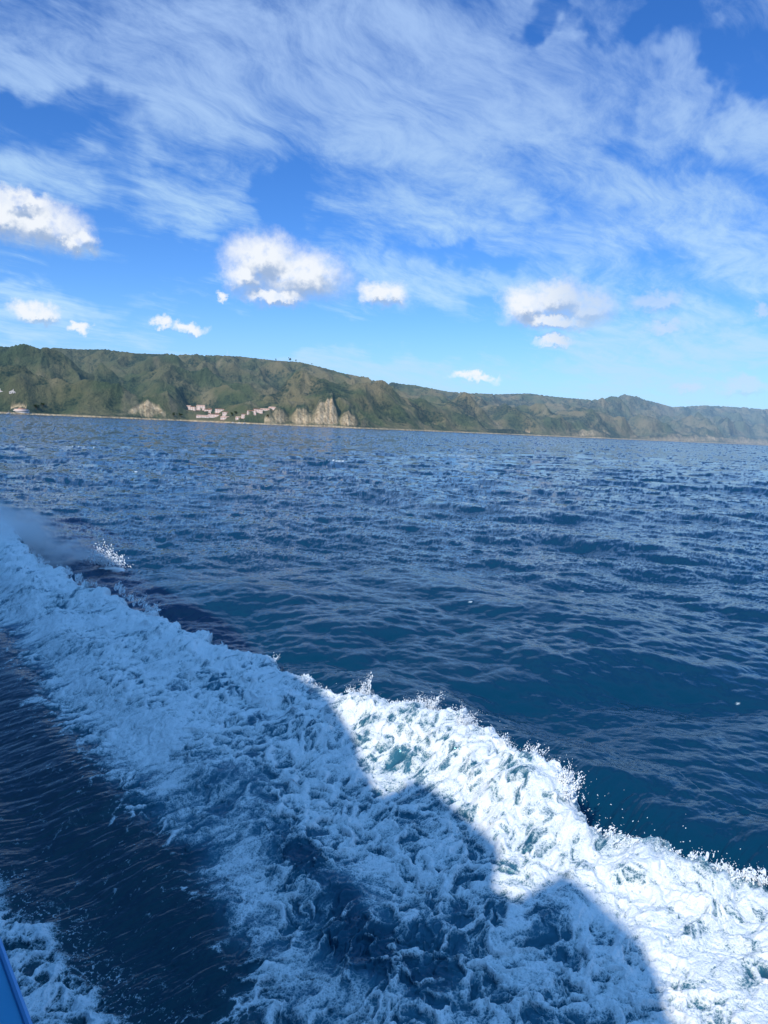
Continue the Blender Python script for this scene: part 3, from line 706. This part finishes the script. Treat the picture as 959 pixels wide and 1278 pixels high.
def house(a, z, w, d, h, label, cat="house"):
    x, y, zz = place(a, z); e = empty("hillside_house", (x, y, zz - 2), -RAD(a)); tag(e, label, cat, "white houses above the landing")
    wl = MB().box(-w / 2, w / 2, 0, d, 0, h).build("wall", white, e)
    MB().prism([(-w / 2 - 1, h + .01), (w / 2 + 1, h + .01), (0, h + w * .28)], -.8, d + .8).build("roof", white, e)
    MB().box(w * .1, w * .1 + 1.6, d * .3, d * .3 + 1.6, h + .5, h + w * .28 + 4).build("chimney", white, e)
    for i in range(3):
        xc = -w / 2 + (i + .5) * w / 3; MB().box(xc - 1, xc + 1, -.08, .2, h * .35, h * .7).build("window", dark, wl)
house(-26.8, 58, 17, 10, 6, "white gabled house with tall chimney on the slope at far left")
house(-27.6, 60, 20, 10, 5, "long white house cut by the left edge of the photo")
def landing():
    x, y, zz = place(-26.25, 3); e = empty("landing_building", (x, y, 1.2), RAD(26)); tag(e, "round tiered white and tan waterfront building at far left shore", "building")
    def ring(r, z0, z1, name, mat, par, n=28):
        b = MB(); b.v = [(r * math.cos(2 * math.pi * i / n), r * math.sin(2 * math.pi * i / n) + 30, z) for z in (z0, z1) for i in range(n)]
        b.f = [(i, (i + 1) % n, n + (i + 1) % n, n + i) for i in range(n)] + [tuple(range(n, 2 * n)), tuple(reversed(range(n)))]
        return b.build(name, mat, par)
    ring(30, 0, 3, "podium", timber, e); ring(28, 3.01, 8, "lower_storey", white, e); ring(27, 8.01, 10.5, "gallery", dark, e); ring(28.5, 10.51, 13.5, "parapet", white, e)
    ring(24, 13.51, 17, "upper_storey", plaster, e); ring(25, 17.01, 18.2, "cornice", white, e); ring(12, 18.21, 22, "roof", tile, e); e.scale = (.72, .72, .72)
landing()
def boat(a, off, label, L=11, rz=.4):
    r = float(shore(np.array(a))) - off; x, y = math.sin(RAD(a)) * r, math.cos(RAD(a)) * r
    e = empty("moored_boat", (x, y, -.1), rz); tag(e, label, "boat", "white boats moored off the cove")
    hb = MB(); n = 9; v = []
    for i in range(n):
        t_ = i / (n - 1); xx = -L / 2 + L * t_; w = 1.7 * (1 - max(0, (t_ - .5) * 2) ** 2) + .03
        v += [(xx, -w, 1.3 + .5 * t_ ** 2), (xx, -w * .7, -.4), (xx, w * .7, -.4), (xx, w, 1.3 + .5 * t_ ** 2)]
    hb.v = v; hb.f = [(4 * i + k, 4 * i + 4 + k, 4 * i + 4 + (k + 1) % 4, 4 * i + (k + 1) % 4) for i in range(n - 1) for k in range(4)] + [(0, 1, 2, 3), tuple(4 * (n - 1) + k for k in (3, 2, 1, 0))]
    hb.build("hull", white, e); MB().box(-L * .2, L * .18, -1.2, 1.2, 1.25, 3.1, .3, .2).build("cabin", white, e)
    MB().box(-L * .16, L * .14, -1.13, 1.13, 1.95, 2.5).build("window", dark, e)
    MB().bar((0, 0, 3), (0, 0, 8 + L * .2), .12).build("mast", white, e)
boat(-11.75, 60, "small white boat moored left in the cove mouth"); boat(-11.3, 90, "white boat moored in the middle of the cove mouth", 14, -.2)
boat(-10.9, 55, "white boat moored right in the cove mouth below the pink terrace", 12, .9); boat(-27.0, 70, "white sailing boat with tall mast off the far left landing", 14, 1.2)

# trees that stand out
leafm = simple("tree_leaves", (.030, .055, .022), .9, .5, .4); barkm = simple("tree_bark", (.10, .07, .05), .9, .2, 1)
def tree(a, T0, hgt, label, group, z=None):
    x, y, zz = place(a, z, T0); e = empty("round_tree", (x, y, zz - .6)); tag(e, label, "tree", group)
    b = MB().bar((0, 0, 0), (.2, 0, hgt * .5), hgt * .045, 8, hgt * .02)
    for k in range(4):
        an = k * 1.6; b.bar((.1, 0, hgt * (.3 + .04 * k)), (math.cos(an) * hgt * .2, math.sin(an) * hgt * .2, hgt * .7), hgt * .015, 5, hgt * .006)
    b.build("trunk", barkm, e)
    V = []; Fc = []
    for c in range(16):
        cx, cy, cz = RNG.normal(0, .17, 3) * hgt; cz = cz * .8 + hgt * .68; rr = hgt * RNG.uniform(.08, .17)
        for k in range(46):
            d = RNG.normal(size=3); d /= np.linalg.norm(d); p = np.array([cx, cy, cz]) + d * rr * RNG.uniform(.5, 1.05)
            u = np.cross(d, RNG.normal(size=3)); u /= np.linalg.norm(u); w = np.cross(d, u) + d * .4; s_ = hgt * .035; i = len(V)
            V += [p + u * s_, p + w * s_, p - u * s_, p - w * s_]; Fc.append((i, i + 1, i + 2, i + 3))
    mesh_obj("crown", V, Fc, leafm, e)
tree(-7.64, None, 20, "lone dark tree standing tallest on the ridge skyline above the cliffs", None)
for a, h_, lb in ((-7.2, 11, "low round tree on the skyline just right of the lone tall tree"), (-8.7, 10, "small tree on the skyline left of the lone tall tree"), (-6.0, 9, "small tree on the skyline right of the lone tall tree")):
    tree(a, None, h_, lb, "trees along the ridge skyline")
for a, z, h_, lb in ((-15.6, 12, 16, "dark round tree by the shore left of the condo terrace"), (-16.1, 9, 14, "leafy tree near the shore between cliff and condo terrace"), (-11.85, 20, 15, "dark tree in the gully left of the cove"), (-11.6, 26, 13, "dark tree higher in the gully above the cove"),
                     (-9.2, 20, 13, "round tree on the bank under the right terrace"), (-25.3, 14, 17, "dark tree beside the landing building"), (-24.9, 22, 15, "dark tree above the landing building")):
    tree(a, None, h_, lb, "round trees near the shore", z)
def mast():
    x, y, zz = place(-12.32); e = empty("radio_mast", (x, y, zz - 1)); tag(e, "thin radio mast on the ridge skyline", "mast")
    b = MB()
    for i in range(3):
        an = i * 2.094; b.bar((1.2 * math.cos(an), 1.2 * math.sin(an), 0), (.2 * math.cos(an), .2 * math.sin(an), 24), .1, 5)
    b.build("lattice", white, e); MB().bar((0, 0, 23), (0, 0, 28), .1, 5).build("antenna", white, e)
mast()

# ------------------------------------------------------------------ the ferry the picture is taken from
def ferry():
    navy = simple("blue_hull_paint", (.02, .32, .58), .35, .08, 2); wp = simple("pale_blue_ship_paint", (.38, .55, .68), .4, .04, 2)
    deckm = simple("blue_grey_deck_paint", (.06, .13, .20), .7, .1, 6); glass = simple("ship_window_glass", (.02, .03, .04), .1, .05, 1); steel = simple("rail_steel", (.6, .6, .6), .3, .05, 4, metallic=.9)
    edge = simple("light_blue_rubbing_strake", (.10, .32, .62), .5, .05, 3)
    e = empty("ferry"); M4 = Matrix(((DS[0], DN[0], 0, 0), (DS[1], DN[1], 0, 0), (0, 0, 1, 0), (0, 0, 0, 1)))
    # local x = along s, y = n (left-handed pair flipped below)
    tag(e, "blue painted passenger ferry, its hull edge showing at the lower left corner", "ferry")
    def tr(mb):
        mb.v = [(DS[0] * x + DN[0] * y, DS[1] * x + DN[1] * y, z) for x, y, z in mb.v]; mb.f = [tuple(reversed(f)) for f in mb.f]; return mb
    st = list(np.arange(-14, 12, 4)) + list(np.linspace(12, 46, 24))
    def outn(s): return 1.37 - (5.4 * ((s - 12) / 34) ** 2.2 if s > 12 else 0)
    hb = MB()
    for s in st:
        o_ = outn(s); c = -4.0; w = o_ - c; ztop = 1.2 + .02 * max(0, s - 12) + .0012 * max(0, s - 12) ** 2
        for n_, z in ((c + w, ztop), (c + w * .93, .25), (c + w * .85, -1.0), (c - w * .85, -1.0), (c - w * .93, .25), (c - w, ztop)): hb.v.append((s, n_, z))
    m = 6
    for i in range(len(st) - 1):
        for k in range(m): hb.f.append((m * i + k, m * i + (k + 1) % m, m * (i + 1) + (k + 1) % m, m * (i + 1) + k))
    hb.f += [tuple(reversed(range(m))), tuple(m * (len(st) - 1) + k for k in range(m))]
    tr(hb).build("hull", navy, e)
    rb = MB()
    for i in range(len(st) - 1):
        a, b = st[i], st[i + 1]
        za, zb = [1.2 + .02 * max(0, q - 12) + .0012 * max(0, q - 12) ** 2 for q in (a, b)]
        rb.bar((a, outn(a) + .0, za), (b, outn(b) + .0, zb), .035, 8)
    tr(rb).build("rubbing_strake", edge, e)
    tr(MB().box(-12, 30, -7.8, -.35, 1.25, 4.75)).build("cabin", simple("dark_blue_cabin_paint", (.012, .05, .10), .4, .08, 2), e)
    for k in range(13): tr(MB().box(-10.6 + k * 3, -8.6 + k * 3, -.37, -.33, 2.6, 3.9)).build("window", glass, e)
    tr(MB().box(-12.4, 30.4, -7.9, -.25, 4.76, 4.9)).build("upper_deck", deckm, e)
    rl = MB(); 
    for z in (5.25, 5.6, 5.95): rl.bar((-12, -.32, z), (7.6, -.32, z), .022)
    for k in range(14): rl.bar((-12 + k * 1.5, -.32, 4.9), (-12 + k * 1.5, -.32, 5.95), .02)
    tr(rl).build("railing", steel, e)
    # canopy out of view, stepped outline shaped to throw the shadow on the foam
    def top(ss, ns, zs=.65):                      # roof height that throws a shadow to (ss, ns)
        dz = (ns + 1.0) / KN; return ss - KS * dz, zs + dz
    Lh = np.array([SUN_AZ[0], SUN_AZ[1]]) / math.hypot(*SUN_AZ) / math.tan(SUN_EL)
    global KN, KS
    KN = -float(Lh @ DN); KS = -float(Lh @ DS)
    sh = [(12.6, 8.75), (12.3, 8.65), (11.9, 8.55), (10.5, 7.95), (9.9, 7.5), (8.75, 7.05), (8.6, 7.15), (8.85, 7.95), (8.3, 7.93), (6.75, 7.66), (6.5, 7.4), (6.1, 6.85), (5.65, 6.9), (5.75, 7.85), (5.4, 7.86), (4.33, 7.54), (3.9, 7.2), (3.5, 6.75), (2.4, 6.6), (2.0, 7.4), (-3, 7.4), (-8, 7.2)]
    pts = [top(*p) for p in sh]
    KNp = [(a, b) for a, b in pts]
    prof = KNp + [(KNp[-1][0], 7.25), (KNp[0][0], 7.25)]
    tr(MB().prism(prof, -4.6, -1.0)).build("shadow_canopy", wp, e)
    for k in range(6): tr(MB().bar((-9 + k * 3.1, -1.4, 4.9), (-9 + k * 3.1, -1.4, 7.4), .06)).build("canopy_post", steel, e)
    s0 = KNp[0][0] + .02; z0 = KNp[0][1]
    zc = .65 + (10.0 + 1.0) / KN
    tr(MB().prism([(s0, 4.92), (44, 4.92), (43.5, 9), (42, 12.6), (31, 12.6), (29.6, zc), (s0 + 8.5, zc), (s0 + 5.5, zc - .55), (s0 + 3, zc - .75), (s0 + 1.2, z0 + .1), (s0, z0)], -6.6, -1.0)).build("shadow_wheelhouse", wp, e)  # out of view, lengthened and raised forward to keep spray and mist shaded
    for k in range(5): tr(MB().box(s0 + 5 + k * 3, s0 + 7.2 + k * 3, -.998, -.95, 6.3, 7.5)).build("wheelhouse_window", glass, e)
ferry()
